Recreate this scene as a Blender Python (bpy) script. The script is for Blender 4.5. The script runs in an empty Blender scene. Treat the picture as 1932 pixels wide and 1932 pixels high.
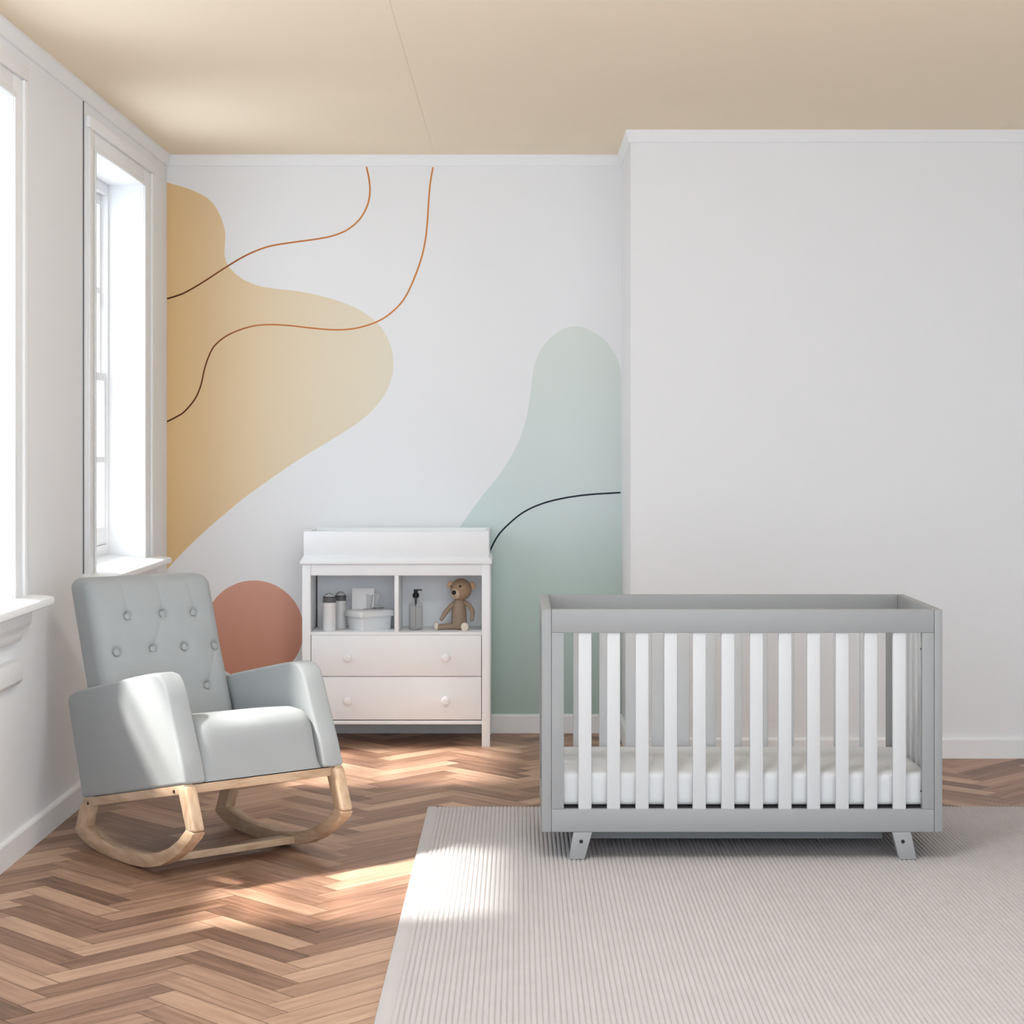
import bpy, bmesh, math, random
from mathutils import Vector, Matrix
random.seed(7)
scn = bpy.context.scene
COL = scn.collection
PI = math.pi

# ------------------------------------------------------------------ camera
FPX, CX, CY, CAMZ = 3500.0, 979.0, 833.0, 1.36
cam_d = bpy.data.cameras.new('camera')
cam_d.sensor_width = 36.0
cam_d.lens = FPX / 1932 * 36
cam_d.shift_x = (966 - CX) / 1932
cam_d.shift_y = (CY - 966) / 1932
cam_d.clip_end = 100
cam = bpy.data.objects.new('camera', cam_d)
COL.objects.link(cam)
cam.location = (0, 0, CAMZ)
cam.rotation_euler = (PI / 2, 0, 0)
scn.camera = cam


def P(px, py, S):
    """photo measurement -> metres (x, z) on the plane with S pixels per metre"""
    return (px - CX) / S, CAMZ - (py - CY) / S


# ------------------------------------------------------------------ materials
def lin(c):
    c = c / 255.0
    return c / 12.92 if c <= 0.04045 else ((c + 0.055) / 1.055) ** 2.4


def rgb(r, g, b):
    return (lin(r), lin(g), lin(b), 1.0)


def base_mat(name):
    m = bpy.data.materials.new(name)
    m.use_nodes = True
    nt = m.node_tree
    b = nt.nodes['Principled BSDF']
    return m, nt, b


def N(nt, t, **kw):
    n = nt.nodes.new(t)
    for k, v in kw.items():
        setattr(n, k, v)
    return n


def add_bump(nt, b, scale, strength, dist=0.002, detail=3, coord='Object'):
    tc = N(nt, 'ShaderNodeTexCoord')
    no = N(nt, 'ShaderNodeTexNoise')
    no.inputs['Scale'].default_value = scale
    no.inputs['Detail'].default_value = detail
    bu = N(nt, 'ShaderNodeBump')
    bu.inputs['Strength'].default_value = strength
    bu.inputs['Distance'].default_value = dist
    nt.links.new(tc.outputs[coord], no.inputs['Vector'])
    nt.links.new(no.outputs['Fac'], bu.inputs['Height'])
    nt.links.new(bu.outputs['Normal'], b.inputs['Normal'])
    return tc, no


def paint(name, col, rough=0.6, spec=0.3, var=0.03, nscale=3.0, bump=0.08, bscale=120):
    m, nt, b = base_mat(name)
    tc, _ = add_bump(nt, b, bscale, bump)
    no = N(nt, 'ShaderNodeTexNoise')
    no.inputs['Scale'].default_value = nscale
    mix = N(nt, 'ShaderNodeMix', data_type='RGBA')
    mix.inputs['A'].default_value = tuple(c * (1 - var) for c in col[:3]) + (1,)
    mix.inputs['B'].default_value = tuple(min(1, c * (1 + var)) for c in col[:3]) + (1,)
    nt.links.new(tc.outputs['Object'], no.inputs['Vector'])
    nt.links.new(no.outputs['Fac'], mix.inputs['Factor'])
    nt.links.new(mix.outputs['Result'], b.inputs['Base Color'])
    b.inputs['Roughness'].default_value = rough
    b.inputs['Specular IOR Level'].default_value = spec
    return m


def wood(name, c1, c2, scale=(6, 6, 60), rough=0.5):
    m, nt, b = base_mat(name)
    tc = N(nt, 'ShaderNodeTexCoord')
    mp = N(nt, 'ShaderNodeMapping')
    mp.inputs['Scale'].default_value = scale
    no = N(nt, 'ShaderNodeTexNoise')
    no.inputs['Scale'].default_value = 3.0
    no.inputs['Detail'].default_value = 7
    no.inputs['Distortion'].default_value = 0.6
    cr = N(nt, 'ShaderNodeValToRGB')
    cr.color_ramp.elements[0].position = 0.3
    cr.color_ramp.elements[0].color = c1
    cr.color_ramp.elements[1].position = 0.7
    cr.color_ramp.elements[1].color = c2
    nt.links.new(tc.outputs['Object'], mp.inputs['Vector'])
    nt.links.new(mp.outputs['Vector'], no.inputs['Vector'])
    nt.links.new(no.outputs['Fac'], cr.inputs['Fac'])
    nt.links.new(cr.outputs['Color'], b.inputs['Base Color'])
    b.inputs['Roughness'].default_value = rough
    return m


def axis_gradient(name, axis, stops, rough=0.7):
    """mural paint whose colour, in the sage partly shade, shifts along one axis of the wall (metres)"""
    m, nt, b = base_mat(name)
    tc = N(nt, 'ShaderNodeTexCoord')
    sp = N(nt, 'ShaderNodeSeparateXYZ')
    mr = N(nt, 'ShaderNodeMapRange')
    a0, a1 = stops[0][0], stops[-1][0]
    mr.inputs['From Min'].default_value = a0
    mr.inputs['From Max'].default_value = a1
    cr = N(nt, 'ShaderNodeValToRGB')
    e = cr.color_ramp.elements
    while len(e) < len(stops):
        e.new(0.5)
    for i, (p, c) in enumerate(stops):
        e[i].position = (p - a0) / (a1 - a0)
        e[i].color = c
    nt.links.new(tc.outputs['Object'], sp.inputs['Vector'])
    nt.links.new(sp.outputs[axis], mr.inputs['Value'])
    nt.links.new(mr.outputs['Result'], cr.inputs['Fac'])
    nt.links.new(cr.outputs['Color'], b.inputs['Base Color'])
    b.inputs['Roughness'].default_value = rough
    b.inputs['Specular IOR Level'].default_value = 0.2
    return m


def glass(name, tint=(1, 1, 1, 1), body=0.0, bodycol=(0.8, 0.8, 0.8, 1)):
    """thin clear sheet: see-through with a Fresnel reflection, optionally a little cloudy"""
    m = bpy.data.materials.new(name)
    m.use_nodes = True
    nt = m.node_tree
    nt.nodes.clear()
    out = N(nt, 'ShaderNodeOutputMaterial')
    tr = N(nt, 'ShaderNodeBsdfTransparent')
    tr.inputs['Color'].default_value = tint
    gl = N(nt, 'ShaderNodeBsdfGlossy')
    gl.inputs['Roughness'].default_value = 0.03
    fr = N(nt, 'ShaderNodeFresnel')
    fr.inputs['IOR'].default_value = 1.3
    m1 = N(nt, 'ShaderNodeMixShader')
    ge = N(nt, 'ShaderNodeNewGeometry')
    inv = N(nt, 'ShaderNodeMath', operation='SUBTRACT')
    inv.inputs[0].default_value = 1.0
    mu = N(nt, 'ShaderNodeMath', operation='MULTIPLY')
    nt.links.new(ge.outputs['Backfacing'], inv.inputs[1])
    nt.links.new(fr.outputs['Fac'], mu.inputs[0])
    nt.links.new(inv.outputs[0], mu.inputs[1])
    nt.links.new(mu.outputs[0], m1.inputs['Fac'])
    nt.links.new(tr.outputs['BSDF'], m1.inputs[1])
    nt.links.new(gl.outputs['BSDF'], m1.inputs[2])
    last = m1
    if body > 0:
        di = N(nt, 'ShaderNodeBsdfDiffuse')
        di.inputs['Color'].default_value = bodycol
        m2 = N(nt, 'ShaderNodeMixShader')
        m2.inputs['Fac'].default_value = body
        nt.links.new(m1.outputs['Shader'], m2.inputs[1])
        nt.links.new(di.outputs['BSDF'], m2.inputs[2])
        last = m2
    nt.links.new(last.outputs['Shader'], out.inputs['Surface'])
    return m


def fabric(name, col, rough=0.9):
    m, nt, b = base_mat(name)
    tc, no = add_bump(nt, b, 900, 0.25, 0.0006, 2)
    n2 = N(nt, 'ShaderNodeTexNoise')
    n2.inputs['Scale'].default_value = 7
    n2.inputs['Detail'].default_value = 4
    mix = N(nt, 'ShaderNodeMix', data_type='RGBA')
    mix.inputs['A'].default_value = tuple(c * 0.95 for c in col[:3]) + (1,)
    mix.inputs['B'].default_value = tuple(c * 1.05 for c in col[:3]) + (1,)
    nt.links.new(tc.outputs['Object'], n2.inputs['Vector'])
    nt.links.new(n2.outputs['Fac'], mix.inputs['Factor'])
    nt.links.new(mix.outputs['Result'], b.inputs['Base Color'])
    b.inputs['Roughness'].default_value = rough
    b.inputs['Specular IOR Level'].default_value = 0.15
    b.inputs['Sheen Weight'].default_value = 0.15
    b.inputs['Sheen Roughness'].default_value = 0.4
    return m


M = {}
M['wall'] = paint('wall_paint', (0.83, 0.835, 0.845, 1), 0.85, 0.15, 0.012, 0.8, 0.05)
M['trim'] = paint('trim_paint', (0.84, 0.845, 0.85, 1), 0.5, 0.3, 0.01)
M['ceiling'] = paint('ceiling_paint', rgb(243, 227, 202), 0.8, 0.2, 0.04, 1.3, 0.05)
M['white'] = paint('white_lacquer', (0.87, 0.89, 0.905, 1), 0.45, 0.35, 0.008)
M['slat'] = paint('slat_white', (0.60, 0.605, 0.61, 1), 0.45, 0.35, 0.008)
M['crib'] = paint('crib_grey_lacquer', rgb(152, 153, 153), 0.45, 0.35, 0.01)
M['mattress'] = fabric('mattress_cotton', (0.68, 0.685, 0.69, 1))
M['black'] = paint('black_plastic', (0.008, 0.008, 0.008, 1), 0.4, 0.4)
M['dark'] = paint('dark_underside', (0.02, 0.019, 0.018, 1), 0.8)
M['fabric'] = fabric('grey_upholstery', rgb(160, 163, 163))
ASH = (rgb(176, 145, 116), rgb(208, 182, 154))
M['ash'] = wood('pale_ash_wood', *ASH, (14, 14, 3))
M['ash_long'] = wood('pale_ash_wood_lengthwise', *ASH, (14, 3, 14))
M['ash_cross'] = wood('pale_ash_wood_crosswise', *ASH, (3, 14, 14))
M['rug'] = paint('rug_wool', rgb(196, 191, 190), 0.95, 0.05, 0.05, 9, 0.6, 350)
M['seam'] = paint('seam_shadow_gap', rgb(120, 95, 70), 0.9)
M['glass'] = glass('window_glass')
M['clear'] = glass('clear_bottle_plastic', (0.93, 0.93, 0.93, 1), 0.10, (0.5, 0.5, 0.5, 1))
M['liquid'] = glass('clear_soap', (0.96, 0.96, 0.955, 1), 0.25, (0.80, 0.80, 0.79, 1))
M['cap_clear'] = glass('clear_cap_plastic', (0.85, 0.86, 0.88, 1), 0.5, (0.8, 0.8, 0.8, 1))
M['porcelain'] = paint('glossy_white_plastic', (0.74, 0.74, 0.74, 1), 0.2, 0.5)
M['tubwhite'] = paint('matte_white_plastic', (0.76, 0.76, 0.76, 1), 0.5, 0.3)
M['collar'] = paint('dark_grey_plastic', rgb(92, 92, 94), 0.4, 0.4)
M['wipe'] = paint('wipe_tissue', (0.82, 0.82, 0.82, 1), 0.95, 0.05)
M['bear'] = wood('bear_brown_wood', rgb(142, 122, 102), rgb(160, 140, 120), (30, 30, 160), 0.6)
M['bear_head'] = wood('bear_head_wood', rgb(150, 122, 96), rgb(168, 142, 116), (30, 30, 160), 0.6)
M['bear_tan'] = paint('bear_tan_wood', rgb(212, 176, 142), 0.6)
M['bear_cream'] = paint('bear_cream_wood', rgb(226, 214, 198), 0.6)
M['bear_muzzle'] = paint('bear_muzzle_wood', rgb(198, 178, 154), 0.6)
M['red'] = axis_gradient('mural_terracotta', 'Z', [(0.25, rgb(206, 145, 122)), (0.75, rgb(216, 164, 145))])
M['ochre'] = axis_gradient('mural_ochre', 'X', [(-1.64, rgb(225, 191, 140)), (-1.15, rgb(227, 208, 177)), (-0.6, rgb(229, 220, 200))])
M['sage'] = axis_gradient('mural_sage_shaded', 'Z', [(0.05, rgb(168, 190, 182)), (0.75, rgb(194, 212, 207)), (1.05, rgb(208, 221, 220)), (1.9, rgb(219, 225, 219))])  # own pale-to-sage wash; darker bottom is partly shade put into the paint
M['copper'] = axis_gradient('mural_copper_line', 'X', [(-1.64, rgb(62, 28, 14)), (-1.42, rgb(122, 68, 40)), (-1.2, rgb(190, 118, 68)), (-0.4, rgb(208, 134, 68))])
M['navy'] = paint('mural_navy_line', rgb(28, 40, 54), 0.7)


def floor_material():
    m, nt, b = base_mat('herringbone_oak')
    uv = N(nt, 'ShaderNodeUVMap', uv_map='grain')
    mp = N(nt, 'ShaderNodeMapping')
    mp.inputs['Scale'].default_value = (3.0, 42.0, 1)
    no = N(nt, 'ShaderNodeTexNoise')
    no.inputs['Scale'].default_value = 1.0
    no.inputs['Detail'].default_value = 7
    no.inputs['Roughness'].default_value = 0.6
    no.inputs['Distortion'].default_value = 0.8
    at = N(nt, 'ShaderNodeAttribute', attribute_name='tone')
    ad = N(nt, 'ShaderNodeMath', operation='MULTIPLY_ADD')
    ad.inputs[1].default_value = 0.62
    sc = N(nt, 'ShaderNodeMath', operation='MULTIPLY')
    sc.inputs[1].default_value = 0.42
    cr = N(nt, 'ShaderNodeValToRGB')
    e = cr.color_ramp.elements
    e[0].position, e[0].color = 0.22, rgb(100, 74, 58)
    e[1].position, e[1].color = 0.92, rgb(214, 180, 150)
    k = e.new(0.42); k.color = rgb(142, 107, 86)
    k = e.new(0.62); k.color = rgb(178, 142, 118)
    bu = N(nt, 'ShaderNodeBump')
    bu.inputs['Strength'].default_value = 0.15
    bu.inputs['Distance'].default_value = 0.001
    L = nt.links.new
    L(uv.outputs['UV'], mp.inputs['Vector'])
    L(mp.outputs['Vector'], no.inputs['Vector'])
    L(no.outputs['Fac'], ad.inputs[0])
    L(at.outputs['Fac'], sc.inputs[0])
    L(sc.outputs[0], ad.inputs[2])
    L(ad.outputs[0], cr.inputs['Fac'])
    L(cr.outputs['Color'], b.inputs['Base Color'])
    L(no.outputs['Fac'], bu.inputs['Height'])
    L(bu.outputs['Normal'], b.inputs['Normal'])
    b.inputs['Roughness'].default_value = 0.42
    b.inputs['Specular IOR Level'].default_value = 0.35
    return m


M['floor'] = floor_material()

# ------------------------------------------------------------------ object helpers


def thing(name, label, cat, loc=(0, 0, 0), rotz=0.0, group=None, kind=None):
    o = bpy.data.objects.new(name, None)
    COL.objects.link(o)
    o.empty_display_size = 0.1
    o.location = loc
    o.rotation_euler = (0, 0, rotz)
    o['label'] = label
    o['category'] = cat
    if group:
        o['group'] = group
    if kind:
        o['kind'] = kind
    return o


def tag(o, label, cat, group=None, kind=None):
    o['label'] = label
    o['category'] = cat
    if group:
        o['group'] = group
    if kind:
        o['kind'] = kind
    return o


def root_of(o):
    while o.parent:
        o = o.parent
    return o


def obj(name, bm, mat, parent=None, local=False, smooth=35, label=None):
    """one mesh object; coordinates are world metres unless local"""
    bmesh.ops.recalc_face_normals(bm, faces=bm.faces[:])
    if parent is not None and not local:
        bmesh.ops.translate(bm, verts=bm.verts[:], vec=-Vector(root_of(parent).location))
    me = bpy.data.meshes.new(name)
    bm.to_mesh(me)
    bm.free()
    me.materials.append(mat)
    if smooth:
        me.shade_smooth()
        me.set_sharp_from_angle(angle=math.radians(smooth))
    o = bpy.data.objects.new(name, me)
    COL.objects.link(o)
    if parent is not None:
        o.parent = parent
    if label:
        o['label'] = label
    return o


def BM():
    return bmesh.new()


def bevel_all(bm, w, seg=2, ang=30):
    if w <= 0:
        return
    ed = [e for e in bm.edges if len(e.link_faces) == 2 and e.calc_face_angle(0) > math.radians(ang)]
    bmesh.ops.bevel(bm, geom=ed, offset=w, segments=seg, profile=0.5, affect='EDGES', clamp_overlap=True)


def box(x0, x1, y0, y1, z0, z1, bev=0.0, seg=2, bm=None):
    b = bmesh.new()
    vs = [b.verts.new((x, y, z)) for x in (x0, x1) for y in (y0, y1) for z in (z0, z1)]
    for f in ((0, 1, 3, 2), (4, 6, 7, 5), (0, 4, 5, 1), (2, 3, 7, 6), (0, 2, 6, 4), (1, 5, 7, 3)):
        b.faces.new([vs[i] for i in f])
    bmesh.ops.recalc_face_normals(b, faces=b.faces[:])
    bevel_all(b, bev, seg)
    return join(bm, b)


def join(dst, src):
    if dst is None:
        return src
    me = bpy.data.meshes.new('tmp')
    src.to_mesh(me)
    src.free()
    dst.from_mesh(me)
    bpy.data.meshes.remove(me)
    return dst


def prism(pts, a0, a1, plane='xz', bev=0.0, seg=2, bm=None):
    """polygon pts extruded between a0 and a1 along the axis that plane leaves out"""
    def v(p, a):
        if plane == 'xz':
            return (p[0], a, p[1])
        if plane == 'yz':
            return (a, p[0], p[1])
        return (p[0], p[1], a)
    b = bmesh.new()
    A = [b.verts.new(v(p, a0)) for p in pts]
    B = [b.verts.new(v(p, a1)) for p in pts]
    n = len(pts)
    b.faces.new(A)
    b.faces.new(B[::-1])
    for i in range(n):
        b.faces.new([A[i], B[i], B[(i + 1) % n], A[(i + 1) % n]])
    bmesh.ops.recalc_face_normals(b, faces=b.faces[:])
    bevel_all(b, bev, seg)
    return join(bm, b)


def lathe(prof, c=(0, 0, 0), n=32, bm=None):
    b = bmesh.new()
    rings = []
    for r, z in prof:
        if r < 1e-6:
            rings.append([b.verts.new((c[0], c[1], c[2] + z))])
        else:
            rings.append([b.verts.new((c[0] + r * math.cos(2 * PI * i / n), c[1] + r * math.sin(2 * PI * i / n), c[2] + z)) for i in range(n)])
    for A, B in zip(rings, rings[1:]):
        for i in range(n):
            j = (i + 1) % n
            if len(A) == 1 and len(B) > 1:
                b.faces.new([A[0], B[i], B[j]])
            elif len(B) == 1 and len(A) > 1:
                b.faces.new([A[i], A[j], B[0]])
            elif len(A) > 1:
                b.faces.new([A[i], A[j], B[j], B[i]])
    for R_ in (rings[0], rings[-1]):
        if len(R_) > 2:
            b.faces.new(R_)
    return join(bm, b)


def ellipsoid(c, r, rot=None, n=24, bm=None):
    b = bmesh.new()
    bmesh.ops.create_uvsphere(b, u_segments=n, v_segments=n // 2, radius=1)
    Mx = Matrix.Translation(c) @ (rot if rot is not None else Matrix.Identity(4)) @ Matrix.Diagonal((r[0], r[1], r[2], 1))
    bmesh.ops.transform(b, matrix=Mx, verts=b.verts[:])
    return join(bm, b)


def spline(pts, sub=6, closed=False):
    """Catmull-Rom through pts (tuples of any length)"""
    out = []
    n = len(pts)
    rng = range(n if closed else n - 1)
    for i in rng:
        if closed:
            p = [pts[(i + k) % n] for k in (-1, 0, 1, 2)]
        else:
            p = [pts[max(i - 1, 0)], pts[i], pts[i + 1], pts[min(i + 2, n - 1)]]
        for s in range(sub):
            t = s / sub
            out.append(tuple(0.5 * (2 * b + (c - a) * t + (2 * a - 5 * b + 4 * c - d) * t * t + (3 * b - a - 3 * c + d) * t ** 3)
                             for a, b, c, d in zip(*p)))
    if not closed:
        out.append(tuple(pts[-1]))
    return out


def tube(pts, rad, n=16, bm=None, sub=5):
    """smooth round limb through 3-D points with rounded ends"""
    q = spline([tuple(p) + (r,) for p, r in zip(pts, rad)], sub)
    P3 = [Vector(t[:3]) for t in q]
    R3 = [t[3] for t in q]
    # round caps
    d0 = (P3[0] - P3[1]).normalized()
    d1 = (P3[-1] - P3[-2]).normalized()
    pre = [(P3[0] + d0 * R3[0] * math.sin(a), R3[0] * math.cos(a)) for a in (1.5, 1.15, 0.8, 0.4)]
    post = [(P3[-1] + d1 * R3[-1] * math.sin(a), R3[-1] * math.cos(a)) for a in (0.4, 0.8, 1.15, 1.5)]
    allp = pre + list(zip(P3, R3)) + post
    b = bmesh.new()
    up = Vector((0.13, 0.97, 0.2)).normalized()
    rings = []
    for i, (p, r) in enumerate(allp):
        a = allp[max(i - 1, 0)][0]
        c = allp[min(i + 1, len(allp) - 1)][0]
        t = (c - a).normalized()
        u = up.cross(t)
        if u.length < 1e-4:
            u = Vector((1, 0, 0)).cross(t)
        u.normalize()
        w = t.cross(u)
        rings.append([b.verts.new(p + r * (math.cos(2 * PI * k / n) * u + math.sin(2 * PI * k / n) * w)) for k in range(n)])
    for A, B in zip(rings, rings[1:]):
        for k in range(n):
            j = (k + 1) % n
            b.faces.new([A[k], A[j], B[j], B[k]])
    b.faces.new(rings[0])
    b.faces.new(rings[-1])
    return join(bm, b)


def cyl_y(cx, cz, r, y0, y1, n=20, bev=0.0, bm=None):
    pts = [(cx + r * math.cos(2 * PI * i / n), cz + r * math.sin(2 * PI * i / n)) for i in range(n)]
    return prism(pts, y0, y1, 'xz', bev, 2, bm)


def rounded_box(x0, x1, y0, y1, z0, z1, r, nx=20, ny=20, nz=10, fn=None):
    """subdivided box with every edge rounded by r; fn(v, unit position) may displace"""
    b = bmesh.new()
    hx, hy, hz = (x1 - x0) / 2, (y1 - y0) / 2, (z1 - z0) / 2
    cx, cy, cz = (x0 + x1) / 2, (y0 + y1) / 2, (z0 + z1) / 2
    cache = {}

    def vert(i, j, k):
        key = (i, j, k)
        if key not in cache:
            u, v, w = 2 * i / nx - 1, 2 * j / ny - 1, 2 * k / nz - 1
            p = Vector((u * hx, v * hy, w * hz))
            q = Vector((max(-(hx - r), min(hx - r, p.x)), max(-(hy - r), min(hy - r, p.y)), max(-(hz - r), min(hz - r, p.z))))
            d = p - q
            if d.length > 1e-9:
                p = q + d.normalized() * r
            if fn:
                p = fn(p, u, v, w)
            cache[key] = b.verts.new((p.x + cx, p.y + cy, p.z + cz))
        return cache[key]
    for i in range(nx):
        for j in range(ny):
            for k in (0, nz):
                b.faces.new([vert(i, j, k), vert(i + 1, j, k), vert(i + 1, j + 1, k), vert(i, j + 1, k)])
    for i in range(nx):
        for k in range(nz):
            for j in (0, ny):
                b.faces.new([vert(i, j, k), vert(i + 1, j, k), vert(i + 1, j, k + 1), vert(i, j, k + 1)])
    for j in range(ny):
        for k in range(nz):
            for i in (0, nx):
                b.faces.new([vert(i, j, k), vert(i, j + 1, k), vert(i, j + 1, k + 1), vert(i, j, k + 1)])
    return b


# ------------------------------------------------------------------ room
XL, YB, YP, XP, XR, YF, H = -1.6436, 8.663, 7.973, 0.4806, 2.9, 0.6, 2.697
TH = 0.24          # outer wall thickness

WINDOWS = [(5.044, 5.974, 0.15, 0.152, 0.012), (7.128, 8.057, 0.13, 0.184, -0.03)]
WZ0, WZ1 = 0.85, 2.472


def structure(o, label, cat):
    return tag(o, label, cat, kind='structure')


# floor: herringbone planks as one surface
def build_floor():
    W, n = 0.085, 5
    L = n * W
    bm = bmesh.new()
    uvl = bm.loops.layers.uv.new('grain')
    tone = bm.faces.layers.float.new('tone')
    s = math.sqrt(0.5)
    cx0, cy0 = -0.55, 5.5
    g = 0.0009
    for i in range(-100, 101):
        for j in range(-14, 15):
            ou, ov = i + j * n, i - j * n
            for kind in (0, 1):
                if kind == 0:
                    u0, u1, v0, v1 = ou, ou + n, ov, ov + 1
                else:
                    u0, u1, v0, v1 = ou, ou + 1, ov + 1, ov + 1 + n
                u0, u1, v0, v1 = u0 * W + g, u1 * W - g, v0 * W + g, v1 * W - g
                c = [(u0, v0), (u1, v0), (u1, v1), (u0, v1)]
                w = [((u - v) * s + cx0, (u + v) * s + cy0) for u, v in c]
                if max(p[0] for p in w) < XL or min(p[0] for p in w) > XR or max(p[1] for p in w) < YF or min(p[1] for p in w) > YB:
                    continue
                f = bm.faces.new([bm.verts.new((x, y, 0.0)) for x, y in w])
                f[tone] = random.random()
                ox, oy = random.uniform(0, 50), random.uniform(0, 50)
                uvs = [(0, 0), (L, 0), (L, W), (0, W)] if kind == 0 else [(0, 0), (0, W), (L, W), (L, 0)]
                for lp, (a, b_) in zip(f.loops, uvs):
                    lp[uvl].uv = (a + ox, b_ + oy)
    for co, no in (((XL, 0, 0), (-1, 0, 0)), ((XR, 0, 0), (1, 0, 0)), ((0, YF, 0), (0, -1, 0)), ((0, YB, 0), (0, 1, 0))):
        geom = bm.verts[:] + bm.edges[:] + bm.faces[:]
        bmesh.ops.bisect_plane(bm, geom=geom, plane_co=co, plane_no=no, clear_outer=True)
    # sub-floor slab under the planks (dark joints)
    sl = box(XL, XR, YF, YB, -0.08, -0.0015)
    bm = join(bm, sl)
    bmesh.ops.recalc_face_normals(bm, faces=bm.faces[:])
    for f in bm.faces:
        if abs(f.normal.z) > 0.9 and f.calc_center_median().z > -0.001 and f.normal.z < 0:
            f.normal_flip()
    me = bpy.data.meshes.new('floor')
    bm.to_mesh(me)
    bm.free()
    me.materials.append(M['floor'])
    o = bpy.data.objects.new('floor', me)
    COL.objects.link(o)
    return structure(o, 'brown oak herringbone floor', 'floor')


build_floor()

# ceiling in two boards with a fine seam
bm = box(XL - TH, -0.3933, YF, YB + TH, H, H + 0.1)
box(-0.3921, XR + 0.2, YF, YB + TH, H, H + 0.1, bm=bm)
box(-0.3933, -0.3921, YF, YB + TH, H + 0.0015, H + 0.1, bm=bm)
structure(obj('ceiling', bm, M['ceiling'], smooth=0), 'warm tan ceiling with one thin seam', 'ceiling')

# left wall with two window openings
bm = box(XL - TH, XL, YF, YB + TH, -0.08, WZ0)
box(XL - TH, XL, YF, YB + TH, WZ1, H, bm=bm)
ys = [YF] + [v for w in WINDOWS for v in w[:2]] + [YB + TH]
for a, b_ in zip(ys[0::2], ys[1::2]):
    box(XL - TH, XL, a, b_, WZ0, WZ1, bm=bm)
structure(obj('wall_left', bm, M['wall'], smooth=0), 'white window wall on the left', 'wall')

bm = box(XL, XP + 0.1, YB, YB + TH, -0.08, H)
wall_back = structure(obj('wall_back', bm, M['wall'], smooth=0), 'white alcove wall painted with an abstract mural', 'wall')
bm = box(XP, XR + 0.2, YP, YB + TH + 0.001, -0.08, H)
structure(obj('wall_back_right', bm, M['wall'], smooth=0), 'plain white projecting wall behind the crib', 'wall')
bm = box(XR, XR + 0.2, YF, YP, -0.08, H)
structure(obj('wall_right', bm, M['wall'], smooth=0), 'plain white wall on the right', 'wall')

# mouldings swept along the walls with mitred corners
PATH = [(XL, YF), (XL, YB), (XP, YB), (XP, YP), (XR, YP), (XR, YF)]


def moulding(i, prof):
    def nrm(a, b):
        d = Vector((b[0] - a[0], b[1] - a[1])).normalized()
        return Vector((d.y, -d.x))
    a, b = PATH[i], PATH[i + 1]
    n = nrm(a, b)
    na = n + nrm(PATH[i - 1], a) if i > 0 else n
    nb = n + nrm(b, PATH[i + 2]) if i + 2 < len(PATH) else n
    bm = bmesh.new()
    A = [bm.verts.new((a[0] + na.x * d, a[1] + na.y * d, z)) for d, z in prof]
    B = [bm.verts.new((b[0] + nb.x * d, b[1] + nb.y * d, z)) for d, z in prof]
    k = len(prof)
    bm.faces.new(A)
    bm.faces.new(B[::-1])
    for q in range(k):
        bm.faces.new([A[q], B[q], B[(q + 1) % k], A[(q + 1) % k]])
    return bm


CROWN = [(0, H), (0.022, H), (0.022, H - 0.012), (0.018, H - 0.02), (0.012, H - 0.04), (0.010, H - 0.049), (0.006, H - 0.052), (0, H - 0.052)]
BASE = [(0, 0), (0.016, 0), (0.016, 0.078), (0.013, 0.084), (0.004, 0.0885), (0, 0.0885)]
SIDES = ['left', 'alcove', 'return', 'back', 'right']
WHERE = ['along the window wall', 'along the mural wall', 'on the short alcove return', 'along the plain wall behind the crib', 'along the right wall']
for i in range(5):
    structure(obj('trim_%d' % (i + 1), moulding(i, CROWN), M['trim'], smooth=0), 'narrow white crown moulding ' + WHERE[i], 'trim')
    structure(obj('baseboard_' + SIDES[i], moulding(i, BASE), M['trim'], smooth=0), 'low white baseboard ' + WHERE[i], 'baseboard')


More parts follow.
